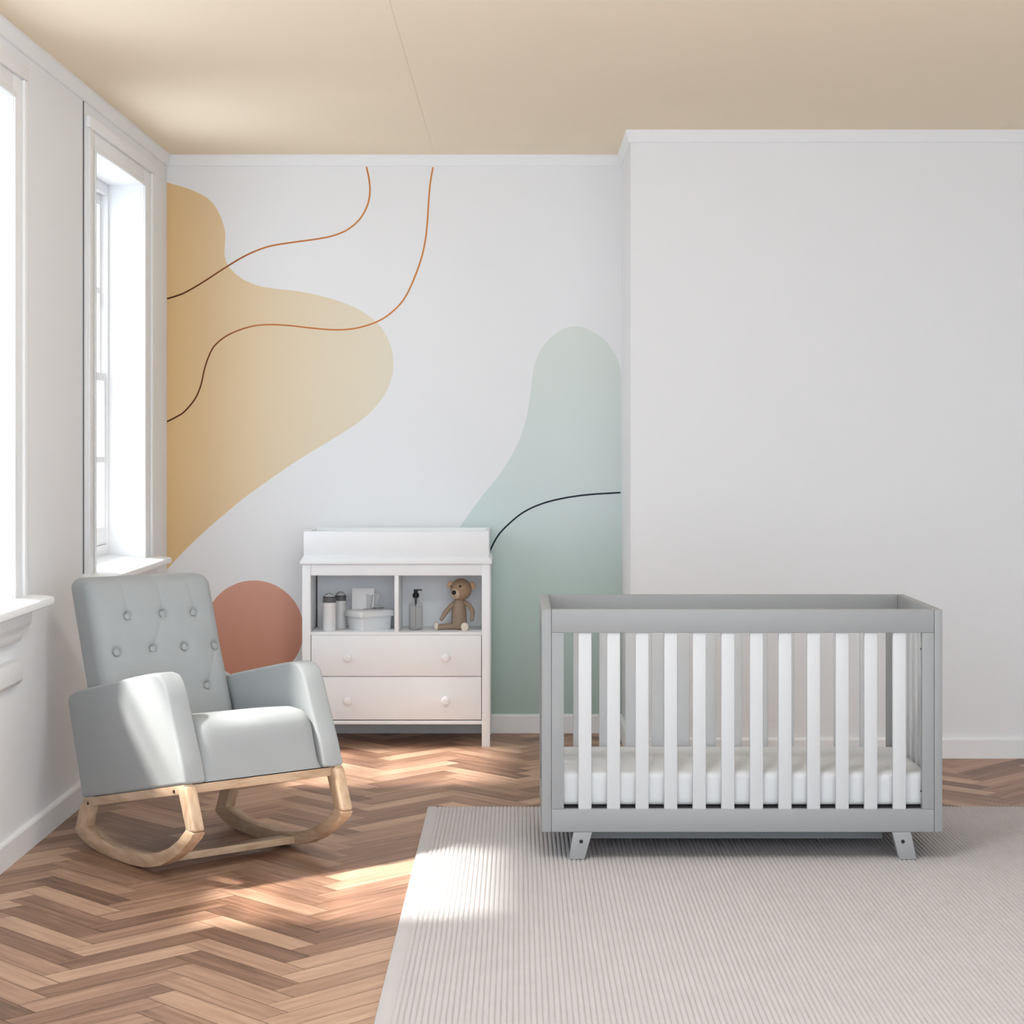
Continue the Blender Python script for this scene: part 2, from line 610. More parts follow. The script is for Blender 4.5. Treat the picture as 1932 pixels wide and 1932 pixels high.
# ------------------------------------------------------------------ windows
def build_window(idx, y0, y1, cn, cf, over, label):
    w = thing('window_%d' % idx, label, 'window', (XL, (y0 + y1) / 2, WZ0), kind='structure')
    x = XL
    zt = 2.591
    # casing: flat board with a raised outer band, sides and head
    bm = box(x, x + 0.016, y0 - cn, y0, WZ0, zt - 0.045, 0.002)
    box(x, x + 0.016, y1, y1 + cf, WZ0, zt - 0.045, 0.002, bm=bm)
    box(x, x + 0.016, y0, y1, WZ1, zt - 0.045, 0.002, bm=bm)
    for (a, b_) in ((y0 - cn, y0 - cn + 0.05), (y1 + cf - 0.05, y1 + cf)):
        box(x + 0.0155, x + 0.026, a, b_, WZ0, zt - 0.046, 0.003, bm=bm)
    box(x, x + 0.027, y0 - cn, y1 + cf, zt - 0.045, zt, 0.004, bm=bm)
    for (a, b_) in ((y0 - 0.02, y0), (y1, y1 + 0.02)):
        box(x + 0.016, x + 0.022, a, b_, WZ0, WZ1, 0.003, bm=bm)
    box(x + 0.016, x + 0.022, y0 - 0.02, y1 + 0.02, WZ1, WZ1 + 0.02, 0.003, bm=bm)
    obj('casing', bm, M['trim'], w)
    # frame set deep in the reveal
    xo, xi = x - 0.215, x - 0.138
    fr = 0.02
    bm = box(xo, xi, y0, y0 + fr, WZ0 + 0.02, WZ1, 0.002)
    box(xo, xi, y1 - fr, y1, WZ0 + 0.02, WZ1, 0.002, bm=bm)
    box(xo, xi, y0 + fr, y1 - fr, WZ1 - 0.045, WZ1, 0.002, bm=bm)
    box(xo, xi, y0 + fr, y1 - fr, WZ0 + 0.02, WZ0 + 0.065, 0.002, bm=bm)
    obj('window_frame', bm, M['trim'], w)
    zm = 1.635
    a, b_ = y0 + fr, y1 - fr
    for nm, z0, z1, xs, zmun, rb, rt in (('lower_sash', WZ0 + 0.068, zm + 0.02, x - 0.172, 1.283, 0.075, 0.035),
                                         ('upper_sash', zm - 0.02, WZ1 - 0.047, x - 0.192, 2.01, 0.035, 0.045)):
        st = 0.03
        t = 0.026
        bm = box(xs, xs + t, a, a + st, z0, z1, 0.002)
        box(xs, xs + t, b_ - st, b_, z0, z1, 0.002, bm=bm)
        box(xs, xs + t, a + st, b_ - st, z0, z0 + rb, 0.002, bm=bm)
        box(xs, xs + t, a + st, b_ - st, z1 - rt, z1, 0.002, bm=bm)
        box(xs, xs + t, a + st, b_ - st, zmun - 0.013, zmun + 0.013, 0.002, bm=bm)
        s = obj(nm, bm, M['trim'], w)
        for pz0, pz1 in ((z0 + rb, zmun - 0.013), (zmun + 0.013, z1 - rt)):
            obj('glass_pane', box(xs + 0.014, xs + 0.018, a + st, b_ - st, pz0, pz1), M['glass'], s, smooth=0)
    # deep sill with rounded nose, reaching past the casing
    sy0, sy1 = y0 - cn - 0.02, y1 + cf + over
    prof = [(x - 0.138, WZ0 - 0.002), (x - 0.138, WZ0 + 0.02), (x, WZ0 + 0.006)]
    nose = [(x + 0.09, WZ0), (x + 0.104, WZ0 - 0.004), (x + 0.108, WZ0 - 0.014), (x + 0.106, WZ0 - 0.026), (x + 0.096, WZ0 - 0.032)]
    bm = prism([(x - 0.138, WZ0 + 0.003), (x - 0.138, WZ0 + 0.02), (x + 0.001, WZ0 + 0.006), (x + 0.001, WZ0 + 0.003)], y0, y1, 'xz')
    prism([(x, WZ0 + 0.006)] + nose + [(x, WZ0 - 0.034)], sy0, sy1, 'xz', bm=bm)
    obj('sill', bm, M['trim'], w)
    # stepped apron under the sill and a panel rail lower down
    bm = prism([(x, 0.810), (x + 0.055, 0.810), (x + 0.055, 0.772), (x + 0.046, 0.758), (x, 0.758)], y0 - cn, y1 + cf - 0.07, 'xz', 0.002)
    prism([(x, 0.758), (x + 0.032, 0.758), (x + 0.030, 0.73), (x + 0.022, 0.712), (x, 0.712)], y0 - cn, y1 + cf - 0.09, 'xz', 0.002, bm=bm)
    obj('apron', bm, M['trim'], w)
    bm = prism([(x, 0.655), (x + 0.024, 0.648), (x + 0.034, 0.625), (x + 0.034, 0.588), (x + 0.02, 0.572), (x, 0.568)], y0 - cn, y1 + cf - 0.10, 'xz', 0.003)
    obj('panel_rail', bm, M['trim'], w)


    if idx == 2:
        obj('casing_seam', box(x - 0.001, x + 0.0035, y0 - cn - 0.007, y0 - cn - 0.0005, WZ0 + 0.012, H - 0.053), M['collar'], w, smooth=0, label='thin dark line beside the casing')


build_window(1, *WINDOWS[0], 'tall white sash window nearest the camera, cut by the left edge')
build_window(2, *WINDOWS[1], 'tall white sash window behind the rocking chair')

# ------------------------------------------------------------------ mural (flat paint on the alcove wall)
SB = FPX / YB


def w2(p):
    x, z = P(p[0], p[1], SB)
    return max(x, XL), z


def mural_shape(name, pts, mat, depth, label):
    bm = prism([w2(p) for p in pts], YB - depth, YB, 'xz')
    return obj(name, bm, mat, wall_back, smooth=0, label=label)


def mural_line(name, pts, mat, depth, width, label):
    q = [Vector(w2(p)) for p in spline(pts, 6)]
    left, right = [], []
    for i, p in enumerate(q):
        t = (q[min(i + 1, len(q) - 1)] - q[max(i - 1, 0)]).normalized()
        n = Vector((-t.y, t.x)) * width / 2
        left.append(p + n)
        right.append(p - n)
    bm = bmesh.new()
    rows = []
    for l, r in zip(left, right):
        rows.append([bm.verts.new((l.x, YB - depth, l.y)), bm.verts.new((r.x, YB - depth, r.y)),
                     bm.verts.new((r.x, YB, r.y)), bm.verts.new((l.x, YB, l.y))])
    for A, B in zip(rows, rows[1:]):
        for k in range(4):
            bm.faces.new([A[k], B[k], B[(k + 1) % 4], A[(k + 1) % 4]])
    bm.faces.new(rows[0])
    bm.faces.new(rows[-1])
    return obj(name, bm, mat, wall_back, smooth=0, label=label)


OCHRE = [(314, 344), (336, 350), (358, 357), (388, 371.5), (407, 391), (420, 419), (425, 443.6), (423.6, 473), (424.5, 485), (431.7, 503), (454, 524),
         (484, 538), (513.6, 544), (558, 549), (598, 556.6), (635, 566.6), (672.6, 581.5), (707, 605), (727, 630), (739, 660), (742, 687),
         (740, 707), (733, 729), (722, 750), (705, 771), (685, 790), (660, 808), (620, 833), (580, 857), (540, 883), (500, 911), (460, 940),
         (420, 973), (380, 1008), (345, 1042), (318, 1071), (314, 1075)]
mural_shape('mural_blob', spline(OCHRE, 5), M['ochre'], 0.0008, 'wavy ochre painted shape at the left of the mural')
SAGE = [(1171, 1349), (1171, 697), (1164, 676), (1153, 656), (1138, 639), (1120, 627), (1101, 618), (1087.8, 616), (1066, 619), (1046.5, 631), (1029, 647.4),
        (1016, 668), (1008.5, 688.7), (1004, 712), (1001, 740), (997.6, 762.6), (994, 784), (988, 806), (979, 832), (966, 858), (944, 893), (918, 925.6),
        (888, 964.8), (866, 997.4), (840, 1040), (822, 1100), (815, 1180), (812, 1349)]
sg = [(1176.2, 1349), (1176.2, 1100), (1172.5, 930), (1171.5, 760)] + spline(SAGE[1:], 5)
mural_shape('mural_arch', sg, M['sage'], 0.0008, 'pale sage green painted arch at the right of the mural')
circ = [(479 + 94 * math.cos(2 * PI * i / 72), 1189 + 94 * math.sin(2 * PI * i / 72)) for i in range(72)]
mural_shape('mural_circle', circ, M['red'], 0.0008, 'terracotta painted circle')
LA = [(313.7, 564), (331, 559), (349.7, 551.7), (382, 533), (424, 505.7), (459, 484.6), (489, 471), (513.6, 463.5), (548.4, 457.8), (598, 451), (628, 444.8),
      (652.8, 435), (672.7, 420), (686, 402.6), (695, 381.5), (698, 359), (696, 336.8), (691.3, 314.8)]
LB = [(314, 796), (332, 787), (347.8, 776.8), (367.7, 753), (379, 727), (385.5, 698), (392.5, 676), (404, 653.5), (424, 636), (449, 623.7), (479, 615),
      (511, 612.5), (548, 614.5), (585.7, 618.8), (623, 622), (652.8, 621.7), (680, 617.5), (710, 607.6), (734.8, 592.7), (759.6, 567.8), (778, 533.6),
      (795, 487), (803, 449.8), (806.5, 415), (809, 375), (812, 344), (817, 315.5)]
LC = [(912, 1066), (924, 1040), (935, 1018), (948.7, 999.6), (974.8, 975.7), (996.5, 961.5), (1024.8, 949.6), (1053, 942), (1083.5, 936.5), (1118, 932.6), (1170.6, 929.3)]
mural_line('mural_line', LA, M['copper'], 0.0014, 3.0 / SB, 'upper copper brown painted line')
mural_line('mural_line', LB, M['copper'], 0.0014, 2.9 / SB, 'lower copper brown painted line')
mural_line('mural_line', LC, M['navy'], 0.0014, 3.2 / SB, 'dark navy painted line')

# ------------------------------------------------------------------ rug
RT = 0.012


def build_rug():
    x0, x1, y0, y1 = -0.338, 2.45, 4.0, 6.865
    bm = bmesh.new()
    xs = [(x0, 0.004), (x0 + 0.002, RT - 0.002), (x0 + 0.012, RT), (x0 + 0.03, RT), (x0 + 0.036, RT - 0.004)]
    pitch = 0.0142
    x = x0 + 0.04
    while x + pitch < x1 - 0.04:
        for fx, h in ((0, RT - 0.0045), (0.18, RT - 0.0012), (0.5, RT), (0.82, RT - 0.0012)):
            xs.append((x + fx * pitch, h))
        x += pitch
    xs += [(x, RT - 0.0045), (x + 0.006, RT), (x1 - 0.012, RT), (x1 - 0.002, RT - 0.002), (x1, 0.004)]
    ylist = [y0, y0 + 0.01] + [y0 + 0.01 + (y1 - y0 - 0.02) * k / 30 for k in range(1, 30)] + [y1 - 0.01, y1]
    rows = []
    for iy, y in enumerate(ylist):
        edge = iy in (0, len(ylist) - 1)
        rows.append([bm.verts.new((xx, y, 0.004 if edge else h)) for xx, h in xs])
    for A, B in zip(rows, rows[1:]):
        for i in range(len(xs) - 1):
            bm.faces.new([A[i], A[i + 1], B[i + 1], B[i]])
    # underside
    lo = [bm.verts.new((a, b, 0.0002)) for a, b in ((x0, y0), (x1, y0), (x1, y1), (x0, y1))]
    bm.faces.new(lo)
    bm.faces.new([lo[0]] + [lo[1]] + rows[0][::-1])
    bm.faces.new([lo[3]] + [lo[2]] + rows[-1][::-1])
    bm.faces.new([lo[0], lo[3]] + [r[0] for r in rows][::-1])
    bm.faces.new([lo[1], lo[2]] + [r[-1] for r in rows][::-1])
    o = obj('rug', bm, M['rug'], smooth=50)
    return tag(o, 'large pale grey ribbed rug under the crib', 'rug')


build_rug()

# ------------------------------------------------------------------ crib
SC = 585.3
YC = FPX / SC
DEP = 0.60


def cx_(px):
    return (px - CX) / SC


def cz_(py):
    return CAMZ - (py - CY) / SC


crib = thing('crib', 'grey baby crib with white slats standing on the rug', 'crib', (cx_(1400), YC + DEP / 2, RT))
ZT, ZRB, ZBT, ZBB = cz_(1150), cz_(1194), cz_(1527), cz_(1570)
XA, XB = cx_(1022), cx_(1778)       # outer faces
XA1, XB1 = cx_(1040.5), cx_(1762.5)   # inner faces of the end panels
YC1 = YC + DEP
PT = 0.026                          # rail thickness
g = 0.0007
# end panels: framed, slatted
for (a, b_, nm) in ((XA, XA1 - g, 'end_panel'), (XB1 + g, XB, 'end_panel')):
    bm = box(a, b_, YC, YC + 0.045, ZBB, ZT, 0.0025)
    box(a, b_, YC1 - 0.045, YC1, ZBB, ZT, 0.0025, bm=bm)
    box(a, b_, YC + 0.045, YC1 - 0.045, ZRB, ZT, 0.0025, bm=bm)
    box(a, b_, YC + 0.045, YC1 - 0.045, ZBB, ZBT, 0.0025, bm=bm)
    e = obj(nm, bm, M['crib'], crib)
    xm = (a + b_) / 2
    for k in range(6):
        yc = YC + 0.045 + (DEP - 0.09) * (k + 0.5) / 6
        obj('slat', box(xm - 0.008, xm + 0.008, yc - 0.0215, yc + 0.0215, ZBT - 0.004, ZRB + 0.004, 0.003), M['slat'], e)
for (ya, yb, nm) in ((YC, YC + PT, 'front_side'), (YC1 - PT, YC1, 'back_side')):
    bm = box(XA1, XB1, ya, yb, ZRB, ZT, 0.0025)
    top = obj('top_rail', bm, M['crib'], crib)
    obj('bottom_rail', box(XA1, XB1, ya, yb, ZBB, ZBT, 0.0025), M['crib'], crib)
    obj('stile', box(XA1, cx_(1064), ya, yb, ZBT, ZRB, 0.002), M['crib'], crib)
    obj('stile', box(cx_(1740), XB1, ya, yb, ZBT, ZRB, 0.002), M['crib'], crib)
    for k in range(12):
        x0 = cx_(1091.3 + 54.0 * k)
        x1 = x0 + 25.0 / SC
        ym = (ya + yb) / 2
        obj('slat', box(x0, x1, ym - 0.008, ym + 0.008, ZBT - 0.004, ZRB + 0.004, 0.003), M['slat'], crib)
# base rails and splayed legs
for (ya, sgn) in ((YC, 1), (YC1, -1)):
    yb0, yb1 = sorted((ya + sgn * 0.22, ya + sgn * 0.242))
    obj('base_rail', box(cx_(1112), cx_(1690), yb0, yb1, 0.033, ZBB + 0.02, 0.002), M['crib'], crib)
    for side in (0, 1):
        if side == 0:
            poly = [cx_(1082), cx_(1117.5), cx_(1103), cx_(1073)]
        else:
            poly = [cx_(1683.5), cx_(1719), cx_(1730), cx_(1697)]
        y0, y1 = sorted((ya + sgn * 0.002, ya + sgn * 0.034))
        pts = [(poly[0], ZBB), (poly[1], ZBB), (poly[2], RT), (poly[3], RT)]
        lg = obj('leg', prism(pts, y0, y1, 'xz', 0.002), M['crib'], crib)
        bx, bz = (cx_(1096.5), cz_(1588)) if side == 0 else (cx_(1703.8), cz_(1588))
        yy = (y0 - 0.0012, y0 + 0.004) if sgn > 0 else (y1 - 0.004, y1 + 0.0012)
        obj('bolt', cyl_y(bx, bz, 0.0062, yy[0], yy[1], 20), M['black'], lg, label='black round bolt')
for py in (1225, 1494):
    obj('screw', box(cx_(1738.3), cx_(1740.2), YC + 0.010, YC + 0.017, cz_(py) - 0.003, cz_(py) + 0.003, 0.0008), M['black'], crib, label='tiny black screw')
# spring deck that carries the mattress
obj('mattress_support', box(XA1 + 0.003, XB1 - 0.003, YC + PT + 0.004, YC1 - PT - 0.004, 0.160, 0.179, 0.002), M['dark'], crib, label='dark mattress support')


def matt_fn(p, u, v, w):
    if w > 0.99:
        p.z += 0.004 * max(0, (1 - u ** 4)) * max(0, (1 - v ** 4))
    return p


bm = rounded_box(XA1 + 0.006, XB1 - 0.006, YC + PT + 0.006, YC1 - PT - 0.006, 0.1795, 0.2855, 0.014, 48, 24, 8, matt_fn)
mt = obj('crib_mattress', bm, M['mattress'], smooth=60)
tag(mt, 'plain white mattress lying inside the grey crib', 'mattress')

# ------------------------------------------------------------------ dresser with changing tray
SD = 423.5
YD = FPX / SD
YD1 = 8.643


def dx(px):
    return (px - CX) / SD


def dz(py):
    return CAMZ - (py - CY) / SD


dresser = thing('dresser', 'white changing dresser with two open cubbies and two drawers against the mural wall', 'dresser', (dx(747), (YD + YD1) / 2, 0))
x0, x1 = dx(570), dx(924.5)
xi0, xi1 = dx(586), dx(909)
zd = dz(1064)
for a, b_ in ((x0, xi0), (xi1, x1)):
    obj('leg_post', box(a, b_, YD, YD + 0.04, 0.0, zd, 0.002), M['white'], dresser)
    obj('leg_post', box(a, b_, YD1 - 0.04, YD1, 0.0, zd, 0.002), M['white'], dresser)
    s0, s1 = (a + 0.004, b_ - 0.006)
    obj('side_panel', box(s0, s1, YD + 0.04, YD1 - 0.04, dz(1367), zd, 0.001), M['white'], dresser)
obj('top_rail', box(xi0, xi1, YD + 0.002, YD + 0.022, dz(1086), zd, 0.0015), M['white'], dresser)
obj('top_panel', box(xi0, xi1, YD + 0.022, YD1 - 0.006, zd - 0.018, zd, 0.0), M['white'], dresser)
obj('bottom_rail', box(xi0, xi1, YD + 0.004, YD + 0.024, dz(1367), dz(1360), 0.0015), M['white'], dresser)
YIB = 8.545
zs = dz(1193)
obj('shelf', box(xi0, xi1, YD + 0.004, YIB, zs - 0.014, zs, 0.0015), M['white'], dresser)
obj('divider', box(dx(744), dx(752), YD + 0.004, YIB, zs, dz(1086) + 0.02, 0.0015), M['white'], dresser)
obj('back_panel', box(xi0, xi1, YIB, YIB + 0.008, dz(1360), zd - 0.018), M['white'], dresser)
obj('bottom_panel', box(xi0, xi1, YD + 0.024, YIB, dz(1367), dz(1360)), M['white'], dresser)
gap = 0.0028
for (zt_, zb_) in ((zs - 0.0145, dz(1276)), (dz(1277.2), dz(1358.2))):
    d = obj('drawer', box(xi0 + gap, xi1 - gap, YD + 0.003, YD + 0.022, zb_, zt_, 0.0015), M['white'], dresser)
    bmb = box(xi0 + 0.012, xi1 - 0.012, YD + 0.022, YIB - 0.02, zb_ + 0.006, zt_ - 0.02)
    obj('drawer_box', bmb, M['white'], d)
    ky = 1240 if zb_ > 0.28 else 1321
    for kx in (656, 841):
        prof = [(0.0085, 0.0), (0.0075, 0.008), (0.012, 0.013), (0.0175, 0.017), (0.0185, 0.021), (0.0165, 0.025), (0.009, 0.0275), (0, 0.028)]
        k = lathe(prof, (0, 0, 0), 28)
        bmesh.ops.transform(k, matrix=Matrix.Translation((dx(kx), YD + 0.003, dz(ky))) @ Matrix.Rotation(PI / 2, 4, 'X'), verts=k.verts[:])
        obj('knob', k, M['white'], d)

tray = thing('changing_tray', 'white changing tray resting on top of the dresser', 'changing tray', (dx(747), (YD + YD1) / 2, zd))
zt0 = zd
tx0, tx1 = dx(573), dx(922.5)
ta, tb = YD - 0.004, YD1 + 0.004
fx0, fx1 = dx(566), dx(928)
zf = dz(1051)
base = [(fx0, zt0), (fx1, zt0), (fx1, zt0 + 0.010), (tx1 + 0.003, zf), (tx0 - 0.003, zf), (fx0, zt0 + 0.010)]
obj('base', prism(base, YD - 0.012, tb, 'xz', 0.0015), M['white'], tray)
ztop = dz(1005)
tz = 0.016
obj('front_board', box(tx0, tx1, ta, ta + tz, zf, dz(1002.5), 0.002), M['white'], tray)
obj('back_board', box(tx0, tx1, tb - tz, tb, zf, dz(1002.5), 0.002), M['white'], tray)
obj('side_board', box(tx0, tx0 + tz, ta + tz, tb - tz, zf, dz(1003.5), 0.002), M['white'], tray)
obj('side_board', box(tx1 - tz, tx1, ta + tz, tb - tz, zf, dz(1003.5), 0.002), M['white'], tray)

# ------------------------------------------------------------------ items in the cubbies
ZSH = zs


def bottle(px, w, Y, top, label, collar0, collar1):
    S = FPX / Y
    X = (px - CX) / S
    r = w / S / 2
    t = thing('baby_bottle', label, 'bottle', (X, Y, ZSH), group='white bottles in the cubby')
    zc0, zc1, zt_ = [CAMZ - (p - CY) / S - ZSH for p in (collar0, collar1, top)]
    c = (X, Y, ZSH)
    obj('body', lathe([(0, 0), (r * 0.92, 0), (r * 0.98, 0.003), (r, 0.008), (r * 0.985, zc0 * 0.5), (r * 0.985, zc0), (0, zc0)], c), M['porcelain'], t)
    obj('collar', lathe([(0, zc0), (r * 1.0, zc0), (r * 1.0, zc0 + 0.002), (r * 0.96, zc1), (0, zc1)], c), M['collar'], t, label='dark grey screw collar')
    dome = [(r * 0.93, zc1), (r * 0.84, zc1 + (zt_ - zc1) * 0.3), (r * 0.5, zc1 + (zt_ - zc1) * 0.72), (r * 0.12, zt_), (0, zt_)]
    obj('cap', lathe(dome, c), M['cap_clear'], t, label='clear pointed dome cap')
    rim = lathe([(r * 0.9, zc1), (r * 0.95, zc1), (r * 0.95, zc1 + 0.003), (r * 0.9, zc1 + 0.003), (r * 0.9, zc1)], c)
    obj('cap_rim', rim, M['black'], t, label='thin black cap rim')
    ar = [(X - r * 0.93, Y - 0.001, ZSH + zc1), (X - r * 0.6, Y - r * 0.1, ZSH + zc1 + (zt_ - zc1) * 0.62), (X, Y - r * 0.12, ZSH + zt_), (X + r * 0.6, Y - r * 0.1, ZSH + zc1 + (zt_ - zc1) * 0.62), (X + r * 0.93, Y - 0.001, ZSH + zc1)]
    obj('handle_loop', tube(ar, [0.0014] * 5, 8), M['black'], t, label='thin black carrying loop')
    return t


bottle(621.5, 25.0, 8.335, 1119.5, 'shorter front white bottle with dark collar, leftmost in the left cubby', 1136.5, 1126.5)
bottle(642.5, 21.5, 8.452, 1116.5, 'taller white bottle half hidden between the front bottle and wipes tub', 1133.0, 1124.3)

# wipes tub, turned so a corner points forward
tubS = 419.0
tubY = FPX / tubS
txc = (695.5 - CX) / tubS
tub = thing('wipes_tub', 'white lidded tub of baby wipes in the left cubby', 'tub', (txc, 8.412, ZSH), math.radians(38))


def loft(sections, bm=None):
    """sections: list of (half length, half width, z, corner radius) rounded rectangles"""
    b = bmesh.new()
    rings = []
    for hx, hy, z, r in sections:
        ring = []
        for qx, qy, a0 in ((1, 1, 0), (-1, 1, 90), (-1, -1, 180), (1, -1, 270)):
            for k in range(6):
                a = math.radians(a0 + 18 * k)
                ring.append(b.verts.new((qx * (hx - r) + r * math.cos(a), qy * (hy - r) + r * math.sin(a), z)))
        rings.append(ring)
    n = len(rings[0])
    for A, B in zip(rings, rings[1:]):
        for i in range(n):
            b.faces.new([A[i], A[(i + 1) % n], B[(i + 1) % n], B[i]])
    b.faces.new(rings[0])
    b.faces.new(rings[-1])
    return join(bm, b)


hx, hy = 0.079, 0.058
obj('tub_body', loft([(hx - 0.002, hy - 0.002, 0, 0.008), (hx, hy, 0.005, 0.010), (hx + 0.005, hy + 0.003, 0.063, 0.012)]), M['tubwhite'], tub, local=True, smooth=50)
lid = obj('lid', loft([(hx + 0.014, hy + 0.012, 0.060, 0.014), (hx + 0.015, hy + 0.013, 0.064, 0.014), (hx + 0.014, hy + 0.012, 0.080, 0.014), (hx + 0.010, hy + 0.008, 0.085, 0.013), (hx + 0.001, hy - 0.001, 0.088, 0.012), (hx - 0.02, hy - 0.02, 0.0905, 0.010)]), M['tubwhite'], tub, local=True, smooth=50)
# flipped-up square cap behind the opening, and the wipe pulled through it
cap = box(-0.05, 0.05, -0.0025, 0.0025, 0, 0.098, 0.0012)
bmesh.ops.transform(cap, matrix=Matrix.Translation((-0.022, 0.022, 0.087)) @ Matrix.Rotation(math.radians(-38), 4, 'Z') @ Matrix.Rotation(math.radians(-6), 4, 'X'), verts=cap.verts[:])
obj('flip_cap', cap, M['tubwhite'], tub, local=True, label='square flip cap standing open')
slot = loft([(0.034, 0.012, 0.0905, 0.010), (0.034, 0.012, 0.0915, 0.010)])
obj('slot', slot, M['collar'], lid, local=True, label='dark dispensing slot')


def wipe_mesh():
    bm = bmesh.new()
    nu, nv = 22, 14
    grid = []
    for i in range(nu + 1):
        u = i / nu - 0.5
        row = []
        for j in range(nv + 1):
            v = j / nv
            wdt = 0.026 + 0.022 * v
            x = u * wdt * 1.5 + 0.012 * v + 0.006
            y = -0.004 + 0.005 * math.sin(u * 9) * (0.35 + 0.65 * v)
            z = 0.086 + 0.072 * v + 0.004 * math.sin(u * 9) * v
            row.append(bm.verts.new((x, y, z)))
        grid.append(row)
    for i in range(nu):
        for j in range(nv):
            bm.faces.new([grid[i][j], grid[i + 1][j], grid[i + 1][j + 1], grid[i][j + 1]])
    # second soft fold lying over the front of the lid
    g2 = []
    for i in range(15):
        u = i / 14 - 0.5
        row = []
        for j in range(9):
            v = j / 8
            row.append(bm.verts.new((0.035 + u * 0.066, -0.006 - 0.036 * v, 0.0925 + 0.012 * math.sin(v * 2.4) + 0.005 * math.cos(u * 7) * (1 - v))))
        g2.append(row)
    for i in range(14):
        for j in range(8):
            bm.faces.new([g2[i][j], g2[i + 1][j], g2[i + 1][j + 1], g2[i][j + 1]])
    bmesh.ops.solidify(bm, geom=bm.faces[:], thickness=0.0008)
    return bm


obj('wipe', wipe_mesh(), M['wipe'], tub, local=True, smooth=60, label='crumpled wipe pulled up through the slot')

# pump soap bottle
sS = 417.5
sY = FPX / sS
sX = (784.5 - CX) / sS
soap = thing('soap_bottle', 'clear pump soap bottle with black pump in the right cubby', 'bottle', (sX, sY, ZSH))


def sz(py):
    return CAMZ - (py - CY) / sS - ZSH


c = (sX, sY, ZSH)
rb = 13.3 / sS
obj('bottle_body', lathe([(0, 0), (rb * 0.9, 0), (rb, 0.004), (rb, sz(1140)), (rb * 0.97, sz(1138.5)), (rb * 0.36, sz(1131.5)), (rb * 0.33, sz(1128)), (0, sz(1128))], c), M['clear'], soap)
obj('liquid', lathe([(0, 0.0015), (rb * 0.88, 0.0015), (rb * 0.955, 0.006), (rb * 0.955, sz(1144)), (0, sz(1144))], c), M['liquid'], soap, label='clear liquid soap')
k = lathe([(0, sz(1129)), (0.0075, sz(1129)), (0.0085, sz(1128)), (0.0135, sz(1127)), (0.0148, sz(1124)), (0.0140, sz(1120.5)), (0.0095, sz(1118.5)), (0.0088, sz(1113)), (0.0085, sz(1112)), (0, sz(1112))], c)
prism([(sX - 0.0085, ZSH + sz(1114.4)), (sX - 0.0085, ZSH + sz(1111.8)), (sX + 0.024, ZSH + sz(1112)), (sX + 0.029, ZSH + sz(1113)), (sX + 0.028, ZSH + sz(1114.6)), (sX + 0.022, ZSH + sz(1114.2))], sY - 0.006, sY + 0.006, 'xz', 0.0015, bm=k)
obj('pump', k, M['black'], soap, label='black pump head with nozzle pointing right')
obj('dip_tube', lathe([(0, 0.01), (0.0016, 0.01), (0.0016, sz(1141)), (0.0045, sz(1141)), (0.0055, sz(1132)), (0.0055, sz(1129)), (0, sz(1129))], c, 14), M['black'], soap, label='black dip tube')

# sitting bear
bS = 417.0
bY = FPX / bS
bear = thing('toy_bear', 'brown jointed toy bear sitting in the right cubby', 'toy bear', ((866 - CX) / bS, bY, ZSH))


def bp(px, py, dy=0.0):
    x, z = P(px, py, bS)
    return (x, bY + dy, z)


u = 1.0 / bS
zb = P(0, 1131, bS)[1]
trunk = [(0, 1187.8), (8, 1187.6), (13, 1184.5), (15, 1177), (14.6, 1165), (13.6, 1150), (12, 1140), (9.5, 1133), (7, 1129), (0, 1128.5)]
bx = (866 - CX) / bS
obj('body', lathe([(r * u, P(0, y, bS)[1]) for r, y in trunk], (bx, bY, 0), 28), M['bear'], bear)
hd = bp(870, 1112, -0.004)
hr = 20 * u
head = obj('head', ellipsoid(hd, (hr * 1.0, hr * 1.0, hr * 1.04), None, 32), M['bear_head'], bear)
for ex, ey, tilt in ((850, 1103, 0.5), (890.5, 1104.8, -0.4)):
    obj('ear', ellipsoid(bp(ex, ey, 0.004), (6.2 * u, 4 * u, 7.2 * u), Matrix.Rotation(tilt, 4, 'Y'), 20), M['bear_tan'], head, label='tan round ear')


def on_head(px, py, out=0.0):
    x, z = P(px, py, bS)
    d2 = (hr + out) ** 2 - (x - hd[0]) ** 2 - (z - hd[2]) ** 2
    return (x, hd[1] - math.sqrt(max(d2, 0)), z)


mc = (hd[0] - 9.2 * u, hd[1] - 11.5 * u, hd[2] - 6.0 * u)
obj('muzzle', ellipsoid(mc, (10 * u, 10 * u, 11 * u), Matrix.Rotation(0.2, 4, 'Y'), 24), M['bear_muzzle'], head, label='pale wooden muzzle')
nz = P(857.2, 1116.2, bS)
obj('nose', ellipsoid((nz[0], mc[1] - 9.3 * u, nz[1]), (4.4 * u, 3 * u, 4.4 * u)), M['black'], head, label='round black nose')
mth = tube([(nz[0] + 0.2 * u, mc[1] - 9.6 * u, nz[1] - 5 * u), (nz[0] + 1.2 * u, mc[1] - 9.2 * u, nz[1] - 7 * u), (nz[0] + 3.0 * u, mc[1] - 8.6 * u, nz[1] - 8.6 * u)], [0.4 * u] * 3, 8)
obj('mouth', mth, M['collar'], head, label='thin dark stitched mouth')
obj('eye', ellipsoid(on_head(869, 1104.7), (2.1 * u, 1.4 * u, 2.3 * u)), M['black'], head, label='small black eye')
obj('eye', ellipsoid((hd[0] - 18.5 * u, hd[1] - 4 * u, hd[2] + 6 * u), (1.2 * u, 2 * u, 2.2 * u)), M['black'], head, label='small black eye')
obj('arm', tube([bp(857.5, 1137.5, -0.004), bp(850, 1144, -0.012), bp(841, 1155, -0.02), bp(833.5, 1167, -0.026)], [4 * u, 4.6 * u, 4.6 * u, 3.6 * u], 16), M['bear'], bear)
